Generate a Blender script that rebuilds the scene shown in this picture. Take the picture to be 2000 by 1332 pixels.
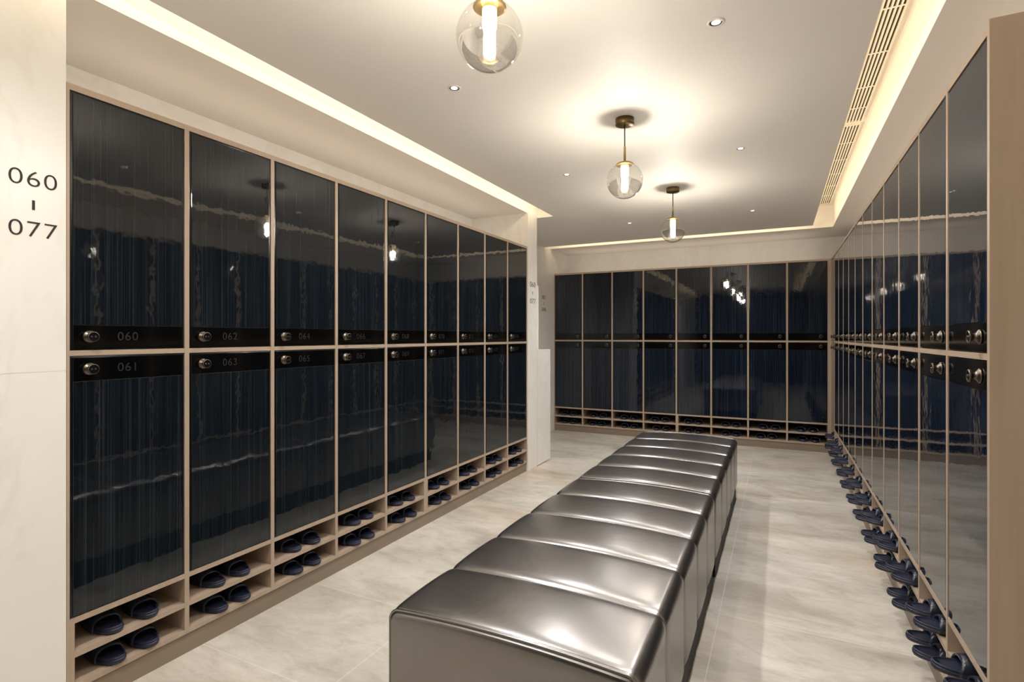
import bpy, bmesh, math, random
from mathutils import Vector, Matrix

# ------------------------------------------------------------------ scene, camera, world, big lights
for o in list(bpy.data.objects):
    bpy.data.objects.remove(o, do_unlink=True)
scn = bpy.context.scene
COL = scn.collection
PI = math.pi
rnd = random.Random(7)

CAMZ = 1.26
FPX = 1042.0
YAW = math.atan(520.0 / FPX)
cam_d = bpy.data.cameras.new('camera')
cam = bpy.data.objects.new('camera', cam_d)
COL.objects.link(cam)
cam.location = (0, 0, CAMZ)
cam.rotation_euler = (PI / 2, 0, YAW)
cam_d.sensor_fit = 'HORIZONTAL'
cam_d.sensor_width = 36.0
cam_d.lens = 36.0 * FPX / 2000.0
cam_d.shift_y = -9.0 / 2000.0
cam_d.clip_start = 0.02
scn.camera = cam

wd = bpy.data.worlds.new('world')
scn.world = wd
wd.use_nodes = True
wd.node_tree.nodes['Background'].inputs[0].default_value = (0.9, 0.85, 0.78, 1)
wd.node_tree.nodes['Background'].inputs[1].default_value = 0.05

scn.view_settings.view_transform = 'Standard'
scn.view_settings.look = 'None'
scn.view_settings.gamma = 1.0
scn.view_settings.exposure = 0.35
scn.view_settings.use_curve_mapping = False
scn.cycles.diffuse_bounces = 8

# room measures
CEIL = 2.415
SLOT = 0.233
XL, XR, YB = -2.10, 0.508, 6.68      # locker front planes: left row, right row, back row
WALL_L, WALL_R, WALL_B, WALL_N = -2.70, 1.08, 7.22, -2.6
W = 0.401                            # locker column pitch
LY0 = 0.918                          # left row starts
RY0 = 1.862                          # right row starts


def area(name, loc, rot, sx, sy, power, color):
    d = bpy.data.lights.new(name, 'AREA')
    d.shape = 'RECTANGLE'
    d.size, d.size_y = sx, sy
    d.energy = power
    d.color = color
    o = bpy.data.objects.new(name, d)
    COL.objects.link(o)
    o.location = loc
    o.rotation_euler = rot
    return o


WARM = (1.0, 0.80, 0.55)
COVE = 1.0   # watts per metre
# LED lines hidden behind the inner lip of each ceiling slot, washing the outer wall of the slot
area('led_line_left', (-1.94, 1.1, CEIL + 0.10), (0, math.radians(78), 0), 0.05, 7.2, COVE * 7.2, WARM)
area('led_line_right', (0.328, 1.95, CEIL + 0.12), (0, math.radians(-80), 0), 0.05, 8.8, COVE * 8.8, WARM)
area('led_line_back', (-1.15, 6.376, CEIL + 0.11), (math.radians(80), 0, 0), 2.9, 0.05, COVE * 2.9, WARM)

# unseen fill lights added above the locker rows to brighten soffits and ceiling
FILL = (1.0, 0.90, 0.78)
area('added_fill_left', (-2.42, 2.70, 2.125), (0, math.radians(180 + 15), 0), 0.30, 3.4, 1.9, FILL)
area('added_fill_back', (-1.10, 6.98, 2.125), (math.radians(180 - 15), 0, 0), 2.9, 0.30, 1.6, FILL)
area('added_fill_right', (0.84, 4.25, 2.125), (0, math.radians(180 - 15), 0), 0.30, 4.6, 2.2, FILL)


# ------------------------------------------------------------------ helpers
def newmat(name):
    m = bpy.data.materials.new(name)
    m.use_nodes = True
    nt = m.node_tree
    return m, nt, nt.nodes['Principled BSDF']


def node(nt, t, **kw):
    n = nt.nodes.new(t)
    for k, v in kw.items():
        setattr(n, k, v)
    return n


def simple(name, col, rough=0.5, metal=0.0, ior=1.5, coat=0.0, spec=0.5):
    m, nt, b = newmat(name)
    b.inputs['Base Color'].default_value = (*col, 1)
    b.inputs['Roughness'].default_value = rough
    b.inputs['Metallic'].default_value = metal
    b.inputs['IOR'].default_value = ior
    b.inputs['Coat Weight'].default_value = coat
    b.inputs['Specular IOR Level'].default_value = spec
    return m


def tex_coord(nt, scale=(1, 1, 1), out='Object', rot=(0, 0, 0)):
    tc = node(nt, 'ShaderNodeTexCoord')
    mp = node(nt, 'ShaderNodeMapping')
    mp.inputs['Scale'].default_value = scale
    mp.inputs['Rotation'].default_value = rot
    nt.links.new(tc.outputs[out], mp.inputs['Vector'])
    return mp.outputs['Vector']


def noise(nt, vec, scale, detail=4.0, rough=0.5, dist=0.0):
    n = node(nt, 'ShaderNodeTexNoise')
    n.inputs['Scale'].default_value = scale
    n.inputs['Detail'].default_value = detail
    n.inputs['Roughness'].default_value = rough
    n.inputs['Distortion'].default_value = dist
    nt.links.new(vec, n.inputs['Vector'])
    return n.outputs['Fac']


def ramp(nt, fac, stops, interp='LINEAR'):
    r = node(nt, 'ShaderNodeValToRGB')
    r.color_ramp.interpolation = interp
    els = r.color_ramp.elements
    while len(els) < len(stops):
        els.new(0.5)
    for e, (p, c) in zip(els, stops):
        e.position = p
        e.color = (*c, 1) if len(c) == 3 else c
    nt.links.new(fac, r.inputs['Fac'])
    return r.outputs['Color']


def mixrgb(nt, a, b, fac, mode='MIX'):
    n = node(nt, 'ShaderNodeMix', data_type='RGBA', blend_type=mode)
    for sock, val in ((n.inputs['Factor'], fac), (n.inputs['A'], a), (n.inputs['B'], b)):
        if hasattr(val, 'is_linked'):
            nt.links.new(val, sock)
        elif isinstance(val, (int, float)):
            sock.default_value = val
        else:
            sock.default_value = (*val, 1)
    return n.outputs['Result']


def bump(nt, bsdf, height, strength, dist):
    n = node(nt, 'ShaderNodeBump')
    n.inputs['Strength'].default_value = strength
    n.inputs['Distance'].default_value = dist
    nt.links.new(height, n.inputs['Height'])
    nt.links.new(n.outputs['Normal'], bsdf.inputs['Normal'])
    return n


M = {}
# painted ceiling and soffits
m, nt, b = newmat('ceiling_paint')
v = tex_coord(nt, (1, 1, 1))
c = ramp(nt, noise(nt, v, 0.9, 2), [(0.3, (0.84, 0.81, 0.755)), (0.7, (0.87, 0.84, 0.785))])
nt.links.new(c, b.inputs['Base Color'])
b.inputs['Roughness'].default_value = 0.6
M['ceil'] = m
M['plaster'] = simple('cove_plaster', (0.86, 0.82, 0.74), 0.7)
# cream stone wall with faint veins
m, nt, b = newmat('cream_stone')
v = tex_coord(nt, (1, 1, 0.6))
n1 = noise(nt, v, 1.6, 6, 0.6, 1.2)
veins = ramp(nt, n1, [(0.46, (0, 0, 0)), (0.497, (1, 1, 1)), (0.503, (1, 1, 1)), (0.54, (0, 0, 0))])
base = ramp(nt, noise(nt, v, 2.2, 3), [(0.3, (0.81, 0.80, 0.765)), (0.7, (0.85, 0.845, 0.815))])
c = mixrgb(nt, base, (0.74, 0.71, 0.655), mixrgb(nt, (0, 0, 0), veins, 0.35))
nt.links.new(c, b.inputs['Base Color'])
b.inputs['Roughness'].default_value = 0.32
M['stone'] = m
# floor: large honed stone tiles
m, nt, b = newmat('floor_stone')
v = tex_coord(nt, (1, 1, 1))
vs = tex_coord(nt, (1.0, 2.3, 1.0), rot=(0, 0, 0.35))
f1 = noise(nt, vs, 1.5, 9, 0.66, 0.6)
f2 = noise(nt, vs, 6.5, 10, 0.76, 0.6)
f3 = noise(nt, v, 0.8, 4, 0.5, 0.3)
c = ramp(nt, f1, [(0.33, (0.38, 0.355, 0.31)), (0.45, (0.475, 0.455, 0.41)), (0.54, (0.55, 0.53, 0.485)), (0.68, (0.625, 0.608, 0.565))])
c2 = ramp(nt, f2, [(0.34, (0.78, 0.755, 0.71)), (0.47, (0.95, 0.94, 0.925)), (0.66, (1.05, 1.045, 1.03))])
c = mixrgb(nt, c, c2, 0.9, 'MULTIPLY')
warm = ramp(nt, f3, [(0.52, (0, 0, 0)), (0.68, (1, 1, 1))])
c = mixrgb(nt, c, mixrgb(nt, c, (1.0, 0.89, 0.80), 1.0, 'MULTIPLY'), warm)
br = node(nt, 'ShaderNodeTexBrick')
br.offset = 0.0
br.squash = 1.0
br.inputs['Scale'].default_value = 1.0
br.inputs['Mortar Size'].default_value = 0.0022
br.inputs['Mortar Smooth'].default_value = 0.2
br.inputs['Brick Width'].default_value = 1.2
br.inputs['Row Height'].default_value = 0.6
br.inputs['Color1'].default_value = (0, 0, 0, 1)
br.inputs['Color2'].default_value = (0, 0, 0, 1)
br.inputs['Mortar'].default_value = (1, 1, 1, 1)
tc = node(nt, 'ShaderNodeTexCoord')
mp = node(nt, 'ShaderNodeMapping')
mp.inputs['Location'].default_value = (0.24 + 2.4, -0.19 + 3.6, 0)
nt.links.new(tc.outputs['Object'], mp.inputs['Vector'])
nt.links.new(mp.outputs['Vector'], br.inputs['Vector'])
c = mixrgb(nt, c, (0.74, 0.71, 0.64), mixrgb(nt, (0, 0, 0), br.outputs['Color'], 0.5))
nt.links.new(c, b.inputs['Base Color'])
r = ramp(nt, f2, [(0.3, (0.42, 0.42, 0.42)), (0.7, (0.3, 0.3, 0.3))])
nt.links.new(r, b.inputs['Roughness'])
bump(nt, b, f2, 0.05, 0.01)
M['floor'] = m
# taupe laminate carcass
m, nt, b = newmat('taupe_laminate')
v = tex_coord(nt, (30, 30, 1.2))
c = ramp(nt, noise(nt, v, 2.0, 5), [(0.3, (0.385, 0.30, 0.23)), (0.7, (0.42, 0.33, 0.258))])
nt.links.new(c, b.inputs['Base Color'])
b.inputs['Roughness'].default_value = 0.42
M['laminate'] = m
m, nt, b = newmat('plinth_laminate')
v = tex_coord(nt, (1.2, 30, 30))
c = ramp(nt, noise(nt, v, 2.0, 5), [(0.3, (0.225, 0.175, 0.13)), (0.7, (0.25, 0.197, 0.148))])
nt.links.new(c, b.inputs['Base Color'])
b.inputs['Roughness'].default_value = 0.4
M['plinth'] = m


# streaked glossy glass of the locker doors
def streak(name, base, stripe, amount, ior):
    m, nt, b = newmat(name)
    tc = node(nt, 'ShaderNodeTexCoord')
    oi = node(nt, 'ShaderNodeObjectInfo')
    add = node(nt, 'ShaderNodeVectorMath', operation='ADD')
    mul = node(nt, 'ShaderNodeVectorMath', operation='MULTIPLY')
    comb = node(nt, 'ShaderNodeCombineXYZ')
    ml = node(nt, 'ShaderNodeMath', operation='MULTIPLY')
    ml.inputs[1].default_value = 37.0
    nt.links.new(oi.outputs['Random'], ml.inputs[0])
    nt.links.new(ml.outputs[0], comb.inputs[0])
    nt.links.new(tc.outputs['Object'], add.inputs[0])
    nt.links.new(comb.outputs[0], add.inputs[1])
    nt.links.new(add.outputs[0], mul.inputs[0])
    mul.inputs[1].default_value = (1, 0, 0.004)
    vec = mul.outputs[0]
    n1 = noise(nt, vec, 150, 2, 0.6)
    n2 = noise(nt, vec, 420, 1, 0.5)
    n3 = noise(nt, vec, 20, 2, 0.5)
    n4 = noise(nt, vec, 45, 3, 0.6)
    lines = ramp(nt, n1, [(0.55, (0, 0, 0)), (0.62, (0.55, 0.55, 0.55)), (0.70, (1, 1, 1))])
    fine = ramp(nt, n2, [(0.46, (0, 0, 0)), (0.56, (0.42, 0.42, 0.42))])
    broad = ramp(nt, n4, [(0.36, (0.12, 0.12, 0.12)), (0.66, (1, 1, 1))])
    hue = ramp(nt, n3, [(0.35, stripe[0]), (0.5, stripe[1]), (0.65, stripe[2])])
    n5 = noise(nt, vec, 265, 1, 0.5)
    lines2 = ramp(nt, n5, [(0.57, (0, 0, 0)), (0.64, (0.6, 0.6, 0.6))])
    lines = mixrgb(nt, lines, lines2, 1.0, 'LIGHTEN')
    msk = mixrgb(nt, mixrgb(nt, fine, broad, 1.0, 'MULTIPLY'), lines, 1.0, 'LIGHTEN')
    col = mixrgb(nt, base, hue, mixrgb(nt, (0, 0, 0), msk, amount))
    nt.links.new(col, b.inputs['Base Color'])
    b.inputs['Roughness'].default_value = 0.03
    b.inputs['IOR'].default_value = ior
    b.inputs['Specular IOR Level'].default_value = 0.5
    # slight waviness of the glass
    add2 = node(nt, 'ShaderNodeVectorMath', operation='MULTIPLY')
    add2.inputs[1].default_value = (1.0, 0, 1.0)
    nt.links.new(add.outputs[0], add2.inputs[0])
    wob = noise(nt, add2.outputs[0], 13, 2, 0.5)
    bump(nt, b, wob, 0.30, 0.0014)
    return m


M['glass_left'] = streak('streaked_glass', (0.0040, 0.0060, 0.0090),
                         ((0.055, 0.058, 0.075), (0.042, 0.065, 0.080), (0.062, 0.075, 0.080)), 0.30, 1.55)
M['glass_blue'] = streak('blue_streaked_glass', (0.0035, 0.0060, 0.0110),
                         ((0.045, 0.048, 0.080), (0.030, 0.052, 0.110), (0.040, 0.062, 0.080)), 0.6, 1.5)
M['black'] = simple('black_glass_band', (0.002, 0.002, 0.002), 0.08, ior=1.45)
M['door_edge'] = simple('black_door_edge', (0.004, 0.004, 0.005), 0.2)
M['knob'] = simple('bronze_knob', (0.145, 0.125, 0.105), 0.33, metal=1.0)
M['number'] = simple('engraved_grey', (0.0042, 0.004, 0.0038), 0.55)
M['letter'] = simple('dark_bronze_letter', (0.018, 0.014, 0.011), 0.6)
M['brass'] = simple('aged_brass', (0.48, 0.33, 0.13), 0.3, metal=1.0)
M['brass_dark'] = simple('dark_brass', (0.17, 0.12, 0.05), 0.38, metal=1.0)
M['dark_wall'] = simple('dark_panelling', (0.03, 0.028, 0.03), 0.4)
M['cord'] = simple('dark_cord', (0.05, 0.042, 0.035), 0.5)
M['slat'] = simple('vent_white', (0.83, 0.79, 0.71), 0.5)
M['vent_dark'] = simple('vent_cavity', (0.10, 0.085, 0.06), 0.9)
M['trim_white'] = simple('white_trim', (0.9, 0.88, 0.84), 0.25)
M['rubber'] = simple('black_base', (0.006, 0.006, 0.006), 0.6)
m, nt, b = newmat('slipper_navy')
v = tex_coord(nt)
bump(nt, b, noise(nt, v, 900, 2), 0.15, 0.001)
b.inputs['Base Color'].default_value = (0.014, 0.018, 0.042, 1)
b.inputs['Roughness'].default_value = 0.42
M['slipper'] = m
M['strap'] = simple('slipper_strap_navy', (0.020, 0.026, 0.042), 0.24)

# leather
m, nt, b = newmat('gunmetal_leather')
v = tex_coord(nt)
grain = noise(nt, v, 420, 3, 0.6)
broad = noise(nt, tex_coord(nt, (1.0, 1.0, 1.0)), 7, 4, 0.6)
c = ramp(nt, broad, [(0.3, (0.25, 0.245, 0.248)), (0.7, (0.28, 0.274, 0.276))])
nt.links.new(c, b.inputs['Base Color'])
b.inputs['Metallic'].default_value = 0.97
b.inputs['Roughness'].default_value = 0.27
b.inputs['IOR'].default_value = 1.6
b1 = node(nt, 'ShaderNodeBump')
b1.inputs['Strength'].default_value = 0.06
b1.inputs['Distance'].default_value = 0.002
nt.links.new(grain, b1.inputs['Height'])
b2 = node(nt, 'ShaderNodeBump')
b2.inputs['Strength'].default_value = 0.25
b2.inputs['Distance'].default_value = 0.004
nt.links.new(broad, b2.inputs['Height'])
nt.links.new(b2.outputs['Normal'], b1.inputs['Normal'])
nt.links.new(b1.outputs['Normal'], b.inputs['Normal'])
M['leather'] = m
M['stitch'] = simple('stitch_thread', (0.20, 0.19, 0.19), 0.5)

# blown glass of the pendant: clear, its lower half thinly silvered
m, nt, b = newmat('pendant_glass')
nt.nodes.remove(b)
out = nt.nodes['Material Output']
tr = node(nt, 'ShaderNodeBsdfTransparent')
tr.inputs['Color'].default_value = (0.96, 0.96, 0.94, 1)
gl = node(nt, 'ShaderNodeBsdfGlossy')
gl.inputs['Roughness'].default_value = 0.02
gl.inputs['Color'].default_value = (0.92, 0.9, 0.88, 1)
lw = node(nt, 'ShaderNodeLayerWeight')
lw.inputs['Blend'].default_value = 0.5
pw = node(nt, 'ShaderNodeMath', operation='POWER')
pw.inputs[1].default_value = 4.5
nt.links.new(lw.outputs['Facing'], pw.inputs[0])
fr = node(nt, 'ShaderNodeMath', operation='MULTIPLY_ADD')
fr.inputs[1].default_value = 0.75
fr.inputs[2].default_value = 0.05
nt.links.new(pw.outputs[0], fr.inputs[0])
tc = node(nt, 'ShaderNodeTexCoord')
sp = node(nt, 'ShaderNodeSeparateXYZ')
nt.links.new(tc.outputs['Object'], sp.inputs[0])
mr = node(nt, 'ShaderNodeMapRange')
mr.inputs['From Min'].default_value = -0.004
mr.inputs['From Max'].default_value = -0.010
mr.inputs['To Min'].default_value = 0.0
mr.inputs['To Max'].default_value = 0.38
nt.links.new(sp.outputs['Z'], mr.inputs['Value'])
ad = node(nt, 'ShaderNodeMath', operation='ADD', use_clamp=True)
nt.links.new(fr.outputs[0], ad.inputs[0])
nt.links.new(mr.outputs[0], ad.inputs[1])
mx = node(nt, 'ShaderNodeMixShader')
nt.links.new(ad.outputs[0], mx.inputs[0])
nt.links.new(tr.outputs[0], mx.inputs[1])
nt.links.new(gl.outputs[0], mx.inputs[2])
nt.links.new(mx.outputs[0], out.inputs['Surface'])
M['globe'] = m


def emit(name, col, s):
    m, nt, b = newmat(name)
    b.inputs['Base Color'].default_value = (*col, 1)
    b.inputs['Emission Color'].default_value = (*col, 1)
    b.inputs['Emission Strength'].default_value = s
    b.inputs['Roughness'].default_value = 0.4
    return m


M['bulb'] = emit('lit_bulb', (1.0, 0.90, 0.79), 500.0)
M['bulb_top'] = emit('lit_bulb_sleeve', (1.0, 0.84, 0.56), 1.6)
M['lens'] = emit('downlight_lens', (1.0, 0.95, 0.97), 1.6)


# ---- mesh builders
def box(bm, x0, y0, z0, x1, y1, z1, mi=0, bev=0.0):
    vs = [bm.verts.new(p) for p in ((x0, y0, z0), (x1, y0, z0), (x1, y1, z0), (x0, y1, z0),
                                    (x0, y0, z1), (x1, y0, z1), (x1, y1, z1), (x0, y1, z1))]
    fs = [bm.faces.new([vs[i] for i in q]) for q in
          ((0, 3, 2, 1), (4, 5, 6, 7), (0, 1, 5, 4), (1, 2, 6, 5), (2, 3, 7, 6), (3, 0, 4, 7))]
    for f in fs:
        f.material_index = mi
    if bev > 0:
        es = list({e for f in fs for e in f.edges})
        bmesh.ops.bevel(bm, geom=es, offset=bev, segments=2, profile=0.6, affect='EDGES')


def lathe(bm, prof, seg=32, mi=0, cap0=True, cap1=True, mat=None, smooth=True):
    rings = []
    for (r, z) in prof:
        ring = []
        for i in range(seg):
            a = 2 * PI * i / seg
            p = Vector((r * math.cos(a), r * math.sin(a), z))
            ring.append(bm.verts.new(mat @ p if mat else p))
        rings.append(ring)
    for a, c in zip(rings[:-1], rings[1:]):
        for i in range(seg):
            f = bm.faces.new((a[i], a[(i + 1) % seg], c[(i + 1) % seg], c[i]))
            f.smooth = smooth
            f.material_index = mi
    if cap0:
        f = bm.faces.new(rings[0][::-1]); f.material_index = mi
    if cap1:
        f = bm.faces.new(rings[-1]); f.material_index = mi


def obj(name, bm, mats, parent=None, loc=(0, 0, 0), rot=(0, 0, 0), autosmooth=False):
    bmesh.ops.recalc_face_normals(bm, faces=bm.faces)
    me = bpy.data.meshes.new(name)
    bm.to_mesh(me)
    bm.free()
    for mm in (mats if isinstance(mats, (list, tuple)) else [mats]):
        me.materials.append(mm)
    o = bpy.data.objects.new(name, me)
    COL.objects.link(o)
    o.location = loc
    o.rotation_euler = rot
    if parent:
        o.parent = parent
    return o


def thing(name, label, cat, loc=(0, 0, 0), rz=0.0, group=None):
    o = bpy.data.objects.new(name, None)
    o.empty_display_size = 0.1
    COL.objects.link(o)
    o.location = loc
    o.rotation_euler = (0, 0, rz)
    o['label'] = label
    o['category'] = cat
    if group:
        o['group'] = group
    return o


def struct(name, bm, mats):
    o = obj(name, bm, mats)
    o['kind'] = 'structure'
    return o


def clone(root, loc, rz, label, group=None):
    r = root.copy()
    COL.objects.link(r)
    r.location = loc
    r.rotation_euler = (0, 0, rz)
    r['label'] = label
    if group:
        r['group'] = group
    for ch in KIDS[root.name]:
        c = ch.copy()
        COL.objects.link(c)
        c.parent = r
        for g in KIDS.get(ch.name, []):
            d = g.copy()
            COL.objects.link(d)
            d.parent = c
    return r


KIDS = {}


def remember(root):
    allo = [o for o in COL.objects]
    def kids(p):
        return [o for o in allo if o.parent == p]
    KIDS[root.name] = kids(root)
    for ch in KIDS[root.name]:
        KIDS[ch.name] = kids(ch)


def text_bm(txt, size, extrude=0.0, spacing=1.0, off=0.0):
    cu = bpy.data.curves.new('t', 'FONT')
    cu.body = txt
    cu.size = size
    cu.extrude = extrude
    cu.offset = off
    cu.space_character = spacing
    cu.align_x = 'CENTER'
    cu.align_y = 'CENTER'
    o = bpy.data.objects.new('t', cu)
    COL.objects.link(o)
    dg = bpy.context.evaluated_depsgraph_get()
    me = bpy.data.meshes.new_from_object(o.evaluated_get(dg))
    bm = bmesh.new()
    bm.from_mesh(me)
    bpy.data.objects.remove(o, do_unlink=True)
    bpy.data.meshes.remove(me)
    # stand the text up: x right, z up, facing -y
    bmesh.ops.rotate(bm, verts=bm.verts, cent=(0, 0, 0), matrix=Matrix.Rotation(PI / 2, 3, 'X'))
    return bm


# ------------------------------------------------------------------ the room
bm = bmesh.new(); box(bm, WALL_L - .1, WALL_N - .1, -0.1, WALL_R + .1, WALL_B + .1, 0)
struct('floor', bm, M['floor'])
bm = bmesh.new(); box(bm, WALL_L - .1, WALL_N, 0, WALL_L, WALL_B, CEIL + .4)
struct('wall_left', bm, M['stone'])
bm = bmesh.new(); box(bm, WALL_R, WALL_N, 0, WALL_R + .1, WALL_B, CEIL + .4)
struct('wall_right', bm, M['stone'])
bm = bmesh.new(); box(bm, WALL_L - .1, WALL_B, 0, WALL_R + .1, WALL_B + .1, CEIL + .4)
struct('wall_back', bm, M['stone'])
bm = bmesh.new(); box(bm, WALL_L - .1, WALL_N - .1, 0, WALL_R + .1, WALL_N, CEIL + .4)
struct('wall_front', bm, M['dark_wall'])
# near pier on the left and the far pier at the end of the left row
bm = bmesh.new()
PX = -2.093
box(bm, WALL_L, WALL_N, 0, PX, LY0 - 0.004, 1.145, bev=0)
box(bm, WALL_L, WALL_N, 1.1475, PX, LY0 - 0.004, CEIL)
box(bm, WALL_L, WALL_N, 1.145, PX - 0.001, LY0 - 0.004, 1.1475)
struct('wall_near_pier', bm, M['stone'])
LY1 = LY0 + 9 * W
bm = bmesh.new(); box(bm, WALL_L, LY1 + 0.003, 0, PX, 4.735, CEIL)
struct('wall_far_pier', bm, M['stone'])
bm = bmesh.new(); box(bm, WALL_L, 4.745, 0.008, PX + .002, 5.07, 1.115)
struct('wall_half_height', bm, M['stone'])
bm = bmesh.new()
box(bm, WALL_L, 4.747, 1.115, PX + .004, 5.07, 1.127)
box(bm, PX - .03, 4.7355, 1.127, PX + .004, 4.765, 1.75)
struct('trim_1', bm, M['trim_white'])

# ceiling with three slots
SLX0, SLX1 = -2.10, -1.935
SRX0, SRX1 = 0.323, 0.516
SBY0, SBY1 = 6.37, 6.54
bm = bmesh.new()
T = 0.03
z0, z1 = CEIL, CEIL + SLOT


def slab(x0, y0, x1, y1):
    box(bm, x0, y0, z0, x1, y1, z1)


slab(WALL_L, WALL_N, SLX0, 4.74)
slab(SLX1, WALL_N, SRX0, SBY0)
slab(SLX0, WALL_N, SLX1, -2.5)
slab(WALL_L, 4.77, SLX1, SBY0)
slab(WALL_L, 4.74, SLX0, 4.77)
slab(SRX0, WALL_N, SRX1, -2.45)
slab(SRX1, WALL_N, WALL_R, SBY1)
slab(WALL_L, SBY1, WALL_R, WALL_B)
box(bm, WALL_L, WALL_N, z1, WALL_R, WALL_B, z1 + .05)
struct('ceiling', bm, M['ceil'])

# ------------------------------------------------------------------ lockers
BD = 0.018
HS = 0.009
DEP = 0.50
Z = dict(pl=0.080, b0=0.098, m0=0.187, m1=0.205, r0=0.302, r1=0.320, c0=1.195, c1=1.213, t0=2.079, t1=2.10)


def carcass_bm(dl=False, dr=False, endl=False, endr=False):
    bm = bmesh.new()
    lx = 0.0
    box(bm, 0, 0, Z['pl'], HS, DEP, Z['t1'])
    box(bm, W - HS, 0, Z['pl'], W, DEP, Z['t1'])
    for a, c in ((Z['pl'], Z['b0']), (Z['m0'], Z['m1']), (Z['r0'], Z['r1']), (Z['c0'], Z['c1']), (Z['t0'], Z['t1'])):
        box(bm, HS, 0.0006, a, W - HS, DEP, c)
    box(bm, HS, DEP - .01, Z['b0'], W - HS, DEP, Z['t0'])
    if dl:
        box(bm, HS, -0.0004, Z['b0'], HS + dl, DEP - .01, Z['r0'])
    if dr:
        box(bm, W - HS - dr, -0.0004, Z['b0'], W - HS, DEP - .01, Z['r0'])
    if endl:
        box(bm, -0.022, -0.002, 0, 0, DEP, Z['t1'])
    if endr:
        box(bm, W, -0.002, 0, W + 0.022, DEP, Z['t1'])
    return bm


def plinth_bm():
    bm = bmesh.new()
    box(bm, 0, 0.008, 0, W, 0.026, Z['pl'])
    return bm


DX0, DX1 = HS + 0.002, W - HS - 0.002
BAND = 0.080


def door_bm(za, zb):
    bm = bmesh.new()
    box(bm, DX0, 0.004, za + .0025, DX1, 0.022, zb - .0025, bev=0.0015)
    return bm


def panel_bm(za, zb):
    bm = bmesh.new()
    box(bm, DX0 + .008, 0.0015, za, DX1 - .008, 0.0045, zb, bev=0.0012)
    return bm


def knob_bm(x, z):
    bm = bmesh.new()
    mt = Matrix.Translation((x, 0.001, z)) @ Matrix.Rotation(PI / 2, 4, 'X')
    prof = [(0.0, 0.0), (0.0205, 0.0), (0.0212, 0.0025), (0.0190, 0.0050), (0.0140, 0.0080), (0.0105, 0.0120), (0.0095, 0.0160),
            (0.0110, 0.0195), (0.0160, 0.0215), (0.0178, 0.0235), (0.0178, 0.0270), (0.0165, 0.0285), (0.0150, 0.0285)]
    lathe(bm, prof[1:], 28, 0, True, False, mt)
    # dark recessed face with two raised studs standing in for light reflections
    lathe(bm, [(0.0150, 0.0285), (0.0148, 0.0270)], 28, 1, False, True, mt)
    for s in (-1, 1):
        m2 = Matrix.Translation((x + s * 0.0058, -0.0255, z)) @ Matrix.Rotation(PI / 2, 4, 'X')
        lathe(bm, [(0.0032, 0.0), (0.0032, 0.0016), (0.0022, 0.0026)], 14, 0, False, True, m2)
    return bm


knob_mesh_cache = {}


def build_column(label, kind, knob_left, numbers, glass, dl=0.0, dr=0.0, endl=False, endr=False, group=None):
    """one full-height locker column; local x to the viewer's right, y into the cabinet"""
    root = thing('locker', label, 'locker', group=group)
    obj('carcass', carcass_bm(dl, dr, endl, endr), M['laminate'], root)
    obj('plinth', plinth_bm(), M['plinth'], root)['label'] = 'darker brown plinth'
    kx = 0.066 if knob_left else W - 0.070
    for k, (za, zb) in enumerate(((Z['c1'], Z['t0']), (Z['r1'], Z['c0']))):
        d = obj('door', door_bm(za, zb), M['door_edge'], root)
        if k == 0:
            ba, bb = za + .006, za + .006 + BAND
            ga, gb = bb + .0006, zb - .008
        else:
            ba, bb = zb - .006 - BAND, zb - .006
            ga, gb = za + .006, ba - .0006
        obj('glass_panel', panel_bm(ga, gb), glass, d)['label'] = 'glossy dark glass with fine vertical streaks'
        obj('lock_band', panel_bm(ba, bb), M['black'], d)['label'] = 'plain black band'
        obj('knob', knob_bm(kx, (ba + bb) / 2), [M['knob'], M['door_edge']], d)['label'] = 'round bronze knob'
        if numbers:
            t = text_bm(numbers[k], 0.043, 0.0003, 1.12)
            obj('number', t, M['number'], d, loc=(0.187, 0.0012, (ba + bb) / 2))['label'] = 'number %s in dark grey' % numbers[k]
    return root


ORD = ['first', 'second', 'third', 'fourth', 'fifth', 'sixth', 'seventh', 'eighth', 'ninth', 'tenth', 'eleventh', 'twelfth']

# left row: nine columns, numbered 060 to 077
for i in range(9):
    a, c = '%03d' % (60 + 2 * i), '%03d' % (61 + 2 * i)
    r = build_column('tall two-door locker in the left row with number %s over %s' % (a, c), 'L', True, (a, c), M['glass_left'],
                     dl=0.014 if i in (0, 5) else 0.0, dr=0.012 if i in (4,) else 0.0, endl=False,
                     group='dark glass lockers of the left row')
    r.location = (XL, LY0 + i * W, 0)
    r.rotation_euler = (0, 0, PI / 2)

# back row: eight columns
BX0 = XR - 0.022 - 8 * 0.398
# right row: twelve columns, counted from the open near end
right_root = None
back_root = None
back_ids = []
for i in range(8):
    lab = 'dark glass locker against the back wall, %s of eight from the left' % ORD[i]
    loc = (BX0 + i * 0.398, YB, 0)
    if i in (0, 4) or back_root is None:
        r = build_column(lab, 'B', False, None, M['glass_blue'], dl=0.014 if i == 4 else 0.0, dr=0.0,
                         group='dark glass lockers of the back row')
        if i == 0:
            back_root = r
            remember(r)
        r.location = loc
    else:
        r = clone(back_root, loc, 0, lab)
    r.scale = (0.398 / W, 1, 1)
for i in range(12):
    lab = 'dark glass locker in the right row, %s of twelve from the near end' % ORD[i]
    loc = (XR, RY0 + (i + 1) * W, 0)
    if i == 0:
        r = build_column(lab, 'R', False, None, M['glass_blue'], group='dark glass lockers of the right row')
        right_near = r
    elif i == 1:
        r = build_column(lab, 'R', False, None, M['glass_blue'], group='dark glass lockers of the right row')
        right_root = r
        remember(r)
    else:
        r = clone(right_root, loc, -PI / 2, lab)
    r.location = loc
    r.rotation_euler = (0, 0, -PI / 2)
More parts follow.
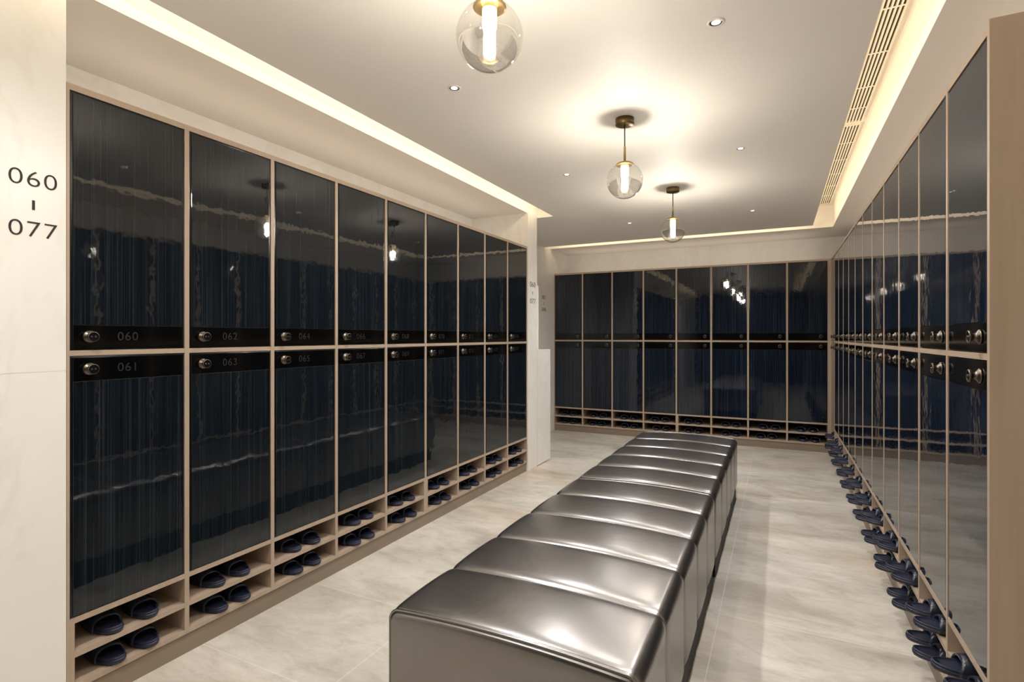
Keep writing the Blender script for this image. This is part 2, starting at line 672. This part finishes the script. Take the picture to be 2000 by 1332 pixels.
# end panel of the right row and the corner fillers
bm = bmesh.new(); box(bm, XR - 0.004, RY0 - 0.020, 0, WALL_R - .003, RY0 - 0.001, 2.108, bev=0.001)
o = obj('end_panel', bm, M['laminate'])
o['label'] = 'tall taupe end panel closing the right locker row'
o['category'] = 'panel'
bm = bmesh.new()
box(bm, XR - 0.0215, YB + 0.0, 0.0, XR + 0.05, YB + .02, Z['t1'])
box(bm, XR, RY0 + 12 * W + .0005, 0.0, XR + 0.02, YB - .0005, Z['t1'])
o = obj('corner_filler', bm, M['laminate'])
o['label'] = 'narrow taupe filler strip in corner between back and right lockers'
o['category'] = 'filler strip'

# ------------------------------------------------------------------ signs
def sign(name, lines, x, y, z, h, gap, label, barh, wscale=1.0):
    t = thing(name, label, 'sign', (x, y, z), PI / 2)
    size = h / 0.70
    for k, s in enumerate(lines):
        b_ = text_bm(s, size, 0.0016, 1.08, -0.0009)
        o_ = obj('numerals', b_, M['letter'], t, loc=(0, 0, gap if k == 0 else -gap))
        o_.scale = (wscale, 1, 1)
    b_ = bmesh.new()
    box(b_, -0.0035, -0.0016, -barh / 2, 0.0035, 0.0005, barh / 2)
    obj('dash', b_, M['letter'], t)
    return t


sign('wall_sign', ('060', '077'), PX, 0.828, 1.672, 0.050, 0.079, 'dark number sign 060 to 077 on the near white pier', 0.030, 1.14)
sign('wall_sign', ('060', '077'), PX, 4.635, 1.672, 0.050, 0.079, 'dark number sign 060 to 077 on the far cream pier', 0.030, 1.14)
sign('wall_sign', ('001', '040'), WALL_L, 6.33, 1.682, 0.050, 0.079, 'dark number sign 001 to 040 on wall beside back lockers', 0.030, 1.14)


# ------------------------------------------------------------------ slippers
def outline(t, side):
    """t along 0..1 round the sole; returns x, y (heel at y=0, toe at y=.265)"""
    a = 2 * PI * t
    y = 0.1325 - 0.1325 * math.cos(a)
    u = y / 0.265
    q = 1 - u
    wid = 0.0375 + 0.0115 * (3 * q * q - 2 * q ** 3) - 0.0030 * math.exp(-((q - 0.42) / 0.14) ** 2)
    s = math.sin(a)
    e = math.copysign(abs(s) ** 0.82, s)
    cx = side * 0.003 * math.sin(PI * u)
    return (cx + wid * e, y)


def slipper_parts(side):
    bm = bmesh.new()
    N = 44
    base = [outline(i / N, side) for i in range(N)]
    cx0, cy0 = 0.0, 0.1325
    rings = []
    prof = [(0.007, 0.000), (0.0025, 0.003), (0.0, 0.009), (0.0, 0.0130), (0.0024, 0.0137), (0.0028, 0.0150), (0.0020, 0.0162), (0.0026, 0.0205), (0.0042, 0.0222),
            (0.0068, 0.0222), (0.0082, 0.0195), (0.0100, 0.0172), (0.020, 0.0155), (0.033, 0.0148)]
    for ins, z in prof:
        ring = []
        for i, (x, y) in enumerate(base):
            x0_, y0_ = base[i - 1]
            x1_, y1_ = base[(i + 1) % N]
            tx, ty = x1_ - x0_, y1_ - y0_
            L = math.hypot(tx, ty) or 1
            nx, ny = ty / L, -tx / L
            if (cx0 - x) * nx + (cy0 - y) * ny < 0:
                nx, ny = -nx, -ny
            k = min(ins, 0.9 * abs(x - side * .004) + 0.004) if ins > 0.02 else ins
            u = y / 0.265
            lift = 0.005 * max(0, (0.3 - u) / 0.3) ** 2 + 0.004 * max(0, (u - 0.8) / 0.2) ** 2
            zz = z + (lift if z > 0.009 else 0)
            ring.append(bm.verts.new((x + nx * k, y + ny * k, zz)))
        rings.append(ring)
    for a, c in zip(rings[:-1], rings[1:]):
        for i in range(N):
            f = bm.faces.new((a[i], a[(i + 1) % N], c[(i + 1) % N], c[i]))
            f.smooth = True
    bm.faces.new(rings[0][::-1])
    f = bm.faces.new(rings[-1]); f.smooth = True
    sole = bm
    bm = bmesh.new()
    nu, nv = 18, 8
    outer, inner = [], []
    for j in range(nv + 1):
        v_ = j / nv
        y = 0.062 + 0.085 * v_
        q = 1 - y / 0.265
        hw = 0.0375 + 0.0115 * (3 * q * q - 2 * q ** 3) + 0.0008
        top = 0.048 + 0.014 * v_ + 0.003 * math.sin(PI * v_)
        ro, ri = [], []
        for i in range(nu + 1):
            a = PI * i / nu
            ca = math.cos(a)
            x = math.copysign(abs(ca) ** 0.75, ca) * hw + side * .004
            z = 0.008 + (top - 0.008) * (math.sin(a) ** 0.72 if math.sin(a) > 1e-6 else 0)
            skew = -0.012 * (1 - abs(2 * v_ - 1)) * 0
            yy = y + 0.012 * math.sin(a) * (1 - 1.7 * v_)
            ro.append(bm.verts.new((x, yy, z)))
            xi = math.copysign(abs(ca) ** 0.75, ca) * (hw - 0.005) + side * .004
            zi = 0.008 + (top - 0.005 - 0.008) * (math.sin(a) ** 0.72 if math.sin(a) > 1e-6 else 0)
            ri.append(bm.verts.new((xi, yy, zi)))
        outer.append(ro); inner.append(ri)
    for j in range(nv):
        for i in range(nu):
            f = bm.faces.new((outer[j][i], outer[j][i + 1], outer[j + 1][i + 1], outer[j + 1][i])); f.smooth = True
            f = bm.faces.new((inner[j][i], inner[j + 1][i], inner[j + 1][i + 1], inner[j][i + 1])); f.smooth = True
    for j in (0, nv):
        for i in range(nu):
            bm.faces.new((outer[j][i], inner[j][i], inner[j][i + 1], outer[j][i + 1]))
    for j in range(nv):
        for i in (0, nu):
            bm.faces.new((outer[j][i], outer[j + 1][i], inner[j + 1][i], inner[j][i]))
    return sole, bm


def make_slipper(side):
    t = thing('slipper', '', 'slipper')
    s, st = slipper_parts(side)
    obj('sole', s, M['slipper'], t)
    obj('strap', st, M['strap'], t)
    remember(t)
    return t


proto = {-1: make_slipper(-1), 1: make_slipper(1)}
proto_used = {-1: False, 1: False}


def put_slipper(side, loc, rz, label, group):
    if not proto_used[side]:
        proto_used[side] = True
        p = proto[side]
        p.location = loc
        p.rotation_euler = (0, 0, rz)
        p['label'] = label
        p['group'] = group
        return p
    return clone(proto[side], loc, rz, label, group)


def pair(org, rz, w, who, group, z, cxm, out, level, names):
    c, s = math.cos(rz), math.sin(rz)
    for side, nm in ((-1, names[0]), (1, names[1])):
        lx = cxm + side * 0.0565 + rnd.uniform(-.003, .003)
        ly = -out + rnd.uniform(-.006, .006)
        wx = org[0] + c * lx - s * ly
        wy = org[1] + s * lx + c * ly
        put_slipper(side, (wx, wy, z), rz + side * -0.02 + rnd.uniform(-.04, .04),
                    'navy slipper, %s shelf, %s, %s of pair' % (level, who, nm), group)


for i in range(9):
    who = 'below left-row locker %03d' % (61 + 2 * i)
    for lev, z in (('upper', Z['m1']), ('lower', Z['b0'])):
        pair((XL, LY0 + i * W), PI / 2, W, who, 'navy slippers under the left lockers', z + .0003, 0.215 + rnd.uniform(-.01, .01),
             0.005 + (0.008 if lev == 'lower' else 0), lev, ('left', 'right'))
for i in range(8):
    who = 'below back-row locker %s from left' % ORD[i]
    for lev, z in (('upper', Z['m1']), ('lower', Z['b0'])):
        pair((BX0 + i * 0.398, YB), 0, 0.398, who, 'navy slippers under the back lockers', z + .0003, 0.20 + rnd.uniform(-.02, .02),
             -0.005, lev, ('left', 'right'))
for i in range(12):
    who = 'below right-row locker %s from near end' % ORD[i]
    for lev, z in (('upper', Z['m1']), ('lower', Z['b0'])):
        pair((XR, RY0 + (i + 1) * W), -PI / 2, W, who, 'navy slippers under the right lockers', z + .0003, 0.205 + rnd.uniform(-.015, .015),
             0.070, lev, ('farther', 'nearer'))

# ------------------------------------------------------------------ benches
def bench(y0, y1, label, nsec=5):
    t = thing('bench', label, 'bench', (-0.665, y0, 0), 0, 'long leather benches')
    L = y1 - y0
    hw = 0.378
    zb, zt = 0.120, 0.452
    R = 0.036
    # cross-section from bottom left, over the top, to bottom right: (x, z, nx, nz)
    sec = []
    for k in range(9):
        z = zb + (zt - R - zb) * k / 8
        sec.append((-hw, z, -1, 0))
    for k in range(1, 8):
        a = PI - (PI / 2) * k / 8
        sec.append((-hw + R + R * math.cos(a), zt - R + R * math.sin(a), math.cos(a), math.sin(a)))
    for k in range(0, 23):
        x = (-hw + R) + (2 * hw - 2 * R) * k / 22
        sec.append((x, zt, 0, 1))
    for k in range(1, 8):
        a = PI / 2 - (PI / 2) * k / 8
        sec.append((hw - R + R * math.cos(a), zt - R + R * math.sin(a), math.cos(a), math.sin(a)))
    for k in range(8, -1, -1):
        z = zb + (zt - R - zb) * k / 8
        sec.append((hw, z, 1, 0))
    sl = L / nsec
    ts = []
    for s_ in range(nsec):
        for q in (0.0, 0.008, 0.018, 0.035, 0.06, 0.1, 0.16, 0.25, 0.38, 0.5, 0.62, 0.75, 0.84, 0.9, 0.94, 0.965, 0.982, 0.992):
            ts.append((s_ + q, q))
    ts.append((nsec, 0.0))
    bm = bmesh.new()
    rows = []
    rr = random.Random(3)
    for (tt, q) in ts:
        y = tt * sl
        e = min(q, 1 - q) if q > 0 else 0.0
        puff = 1 - math.exp(-e / 0.045)
        dep = -0.0105 + 0.0105 * puff + 0.0035 * math.sin(PI * q)
        row = []
        for (x, z, nx, nz) in sec:
            crown = 0.016 * (1 - (x / hw) ** 2) if nz > 0 else 0
            d = dep if z > zb + .02 else dep * 0.6
            row.append(bm.verts.new((x + nx * d, y, z + nz * d + crown * max(nz, 0))))
        rows.append(row)
    for a, c in zip(rows[:-1], rows[1:]):
        for i in range(len(sec) - 1):
            f = bm.faces.new((a[i], c[i], c[i + 1], a[i + 1]))
            f.smooth = True
    # end faces, slightly domed inside the edge
    for row, sgn in ((rows[0], -1), (rows[-1], 1)):
        prev = row
        yb = row[0].co.y
        for (k, dy) in ((0.994, 0.004), (0.98, 0.007), (0.93, 0.009), (0.8, 0.011), (0.4, 0.013)):
            cur = []
            for v_ in row:
                cur.append(bm.verts.new((v_.co.x * k, yb + sgn * dy, 0.25 + (v_.co.z - 0.25) * k if v_.co.z > 0.25 else v_.co.z + (0.25 - v_.co.z) * (1 - k))))
            for i in range(len(sec) - 1):
                f = bm.faces.new((prev[i], prev[i + 1], cur[i + 1], cur[i]))
                f.smooth = True
            f = bm.faces.new((prev[0], prev[-1], cur[-1], cur[0])); f.smooth = True
            prev = cur
        bm.faces.new(prev)
    bm.faces.new([r_[0] for r_ in rows] + [r_[-1] for r_ in rows[::-1]])
    obj('upholstery', bm, M['leather'], t)

    # piping that closes both ends
    def tube(bm, pts, rad, seg=8):
        rings = []
        for i, p in enumerate(pts):
            a = pts[max(i - 1, 0)]; c = pts[min(i + 1, len(pts) - 1)]
            d = (c - a).normalized()
            u = d.cross(Vector((0, 1, 0)))
            if u.length < 1e-4:
                u = Vector((1, 0, 0))
            u.normalize()
            w_ = d.cross(u)
            rings.append([bm.verts.new(p + u * rad * math.cos(2 * PI * k / seg) + w_ * rad * math.sin(2 * PI * k / seg)) for k in range(seg)])
        for a, c in zip(rings[:-1], rings[1:]):
            for k in range(seg):
                f = bm.faces.new((a[k], a[(k + 1) % seg], c[(k + 1) % seg], c[k])); f.smooth = True
        bm.faces.new(rings[0]); bm.faces.new(rings[-1][::-1])

    for yy, dep in ((0.002, -0.006), (L - 0.002, -0.006)):
        pb = bmesh.new()
        pts = [Vector((x + nx * dep, yy, z + nz * dep + (0.016 * (1 - (x / hw) ** 2) * max(nz, 0) if nz > 0 else 0))) for (x, z, nx, nz) in sec]
        tube(pb, pts, 0.0042)
        obj('piping', pb, M['leather'], t)
    # seam stitching on top, dashes just beside every seam and inside the near edge
    for s_ in range(0, nsec):
        sb = bmesh.new()
        y = s_ * sl + (0.012 if s_ == 0 else -0.006)
        e = abs(y - s_ * sl) / sl
        dep = -0.0105 + 0.0105 * (1 - math.exp(-e / 0.045)) + 0.0035 * math.sin(PI * e)
        n = 118
        for k in range(n):
            x = -hw + 0.03 + (2 * hw - 0.06) * (k + 0.5) / n
            xr = abs(x) - (hw - R)
            z = zt + dep
            if xr > 0:
                z = zt - R + math.sqrt(max(0, (R + dep) ** 2 - xr ** 2))
                cr = 0.016 * (1 - (x / hw) ** 2) * max(0.0, (z - zt + R) / R)
            else:
                cr = 0.016 * (1 - (x / hw) ** 2)
            z += cr
            box(sb, x - 0.0022, y - 0.0005, z - 0.0004, x + 0.0022, y + 0.0005, z + 0.0006)
        obj('stitching', sb, M['stitch'], t)
    bb = bmesh.new()
    box(bb, -hw + 0.008, 0.05, 0.0, hw - 0.008, L - 0.05, 0.1205)
    obj('base', bb, M['rubber'], t)['label'] = 'recessed black base'
    return t


BY0, BYM, BY1 = 1.262, 2.905, 4.55
bench(BY0, BYM - 0.014, 'gunmetal grey leather bench nearest the camera, five padded sections')
bench(BYM + 0.014, BY1, 'gunmetal grey leather bench behind the near one, toward the back lockers')


# ------------------------------------------------------------------ pendant lamps
def pendant(x, y, label, zc=2.086):
    t = thing('pendant_lamp', label, 'lamp', (x, y, CEIL), 0, 'clear globe pendant lamps')
    b_ = bmesh.new()
    lathe(b_, [(0.046, 0.0), (0.049, -0.001), (0.049, -0.031), (0.047, -0.034), (0.006, -0.034)], 40)
    obj('canopy', b_, M['brass_dark'], t)
    zz = zc - CEIL
    b_ = bmesh.new(); lathe(b_, [(0.0032, -0.034), (0.0032, zz + 0.175)], 10)
    obj('cord', b_, M['cord'], t)
    b_ = bmesh.new(); lathe(b_, [(0.0055, zz + 0.180), (0.0062, zz + 0.178), (0.0062, zz + 0.094)], 14)
    obj('stem', b_, M['brass'], t)
    b_ = bmesh.new()
    lathe(b_, [(0.0062, zz + 0.1005), (0.020, zz + 0.100), (0.038, zz + 0.0935), (0.0465, zz + 0.087), (0.0475, zz + 0.083), (0.040, zz + 0.081), (0.020, zz + 0.078)], 36)
    obj('cap', b_, M['brass'], t)
    b_ = bmesh.new()
    R = 0.095
    prof = []
    for k in range(27):
        a = math.acos(0.083 / R) + (PI - math.acos(0.083 / R)) * k / 26
        prof.append((max(R * math.sin(a), 1e-4), R * math.cos(a)))
    lathe(b_, prof, 48, cap0=False, cap1=False)
    g = obj('glass_globe', b_, M['globe'], t, loc=(0, 0, zz))
    g['label'] = 'clear glass globe with faintly silvered lower half'
    b_ = bmesh.new()
    lathe(b_, [(0.021, zz + 0.078), (0.021, zz + 0.026), (0.0178, zz + 0.026)], 24)
    obj('bulb_sleeve', b_, M['bulb_top'], t)
    b_ = bmesh.new()
    lathe(b_, [(0.0165, zz + 0.0255), (0.0168, zz - 0.050), (0.013, zz - 0.056)], 24)
    obj('bulb', b_, M['bulb'], t)
    return t


pendant(-0.735, 1.33, 'glass globe pendant lamp nearest the camera, cut off by top edge', 2.112)
pendant(-0.729, 2.80, 'glass globe pendant lamp, middle one of three over the bench')
pendant(-0.733, 4.27, 'smallest looking globe pendant, hanging over the far bench end')
pendant(-0.735, -0.14, 'added globe pendant lamp over the entrance end, out of view')  # extra lamp added out of view to brighten the near ceiling

# ------------------------------------------------------------------ downlights
DL = [(-0.205, 2.09), (-1.348, 2.10), (-0.207, 3.56), (-1.350, 3.58), (-0.211, 5.37), (-1.356, 5.40)]
DLL = ['right one in the pair nearest the camera', 'left one in the pair nearest the camera',
       'right of the middle pendant', 'left of the middle pendant', 'right and farthest from camera', 'left and farthest from camera']
SPOT = 58.0


def spot(x, y, z, power, angle=150, blend=0.9, rad=0.03):
    d = bpy.data.lights.new('spot_beam', 'SPOT')
    d.energy = power
    d.spot_size = math.radians(angle)
    d.spot_blend = blend
    d.shadow_soft_size = rad
    d.color = (1.0, 0.96, 0.92)
    o = bpy.data.objects.new('spot_beam', d)
    COL.objects.link(o)
    o.location = (x, y, z)
    return o


for (x, y), lb in zip(DL, DLL):
    t = thing('ceiling_downlight', 'small recessed ceiling downlight, %s' % lb, 'ceiling light', (x, y, CEIL), 0, 'recessed ceiling downlights')
    b_ = bmesh.new()
    lathe(b_, [(0.031, 0.0), (0.031, -0.002), (0.0235, -0.0028), (0.0225, -0.0006)], 32, cap0=False, cap1=False)
    obj('trim_ring', b_, M['slat'], t)
    b_ = bmesh.new()
    lathe(b_, [(0.0222, -0.0022), (0.0160, -0.0006)], 28, cap0=False, cap1=False)
    obj('reflector', b_, M['knob'], t)
    b_ = bmesh.new()
    lathe(b_, [(0.0158, -0.0016), (0.0100, -0.0024)], 24)
    obj('lens', b_, M['lens'], t)
    spot(x, y, CEIL - 0.008, SPOT)
# added beam without a fixture, out of view, lighting the near pier
for x, y in ((-1.35, 0.4),):
    spot(x, y, CEIL - 0.008, SPOT)

# ------------------------------------------------------------------ linear air vents in the roof of the right slot
def vent(y0, y1, label, bars):
    t = thing('ceiling_vent', label, 'air vent', (0.433, y0, CEIL + SLOT), 0, 'linear air vents')
    L = y1 - y0
    hw = 0.046
    b_ = bmesh.new(); box(b_, -hw + .004, 0.004, -0.003, hw - .004, L - .004, -0.0005)
    obj('backing', b_, M['vent_dark'], t)
    b_ = bmesh.new()
    box(b_, -hw, 0, -0.016, -hw + .006, L, -0.0005)
    box(b_, hw - .006, 0, -0.016, hw, L, -0.0005)
    box(b_, -hw + .006, 0, -0.016, hw - .006, 0.012, -0.0005)
    box(b_, -hw + .006, L - .012, -0.016, hw - .006, L, -0.0005)
    obj('frame', b_, M['slat'], t)
    for k in range(1, 5):
        x = -hw + .003 + (2 * hw - .006) * k / 5
        b_ = bmesh.new()
        box(b_, x - .0035, 0.012, -0.015, x + .0035, L - .012, -0.003)
        obj('slat', b_, M['slat'], t)
    for yy in bars:
        b_ = bmesh.new()
        box(b_, -hw + .006, yy - y0 - .005, -0.0165, hw - .006, yy - y0 + .005, -0.0151)
        obj('crossbar', b_, M['slat'], t)


vent(0.3, 4.05, 'long white slatted air vent in lit ceiling slot, nearer the camera', (1.1, 1.5, 1.9, 2.3, 2.70, 3.10, 3.50, 3.8))
vent(4.09, 6.40, 'white slatted air vent in lit ceiling slot, toward back wall', (4.45, 4.85, 5.25, 5.65, 6.03))
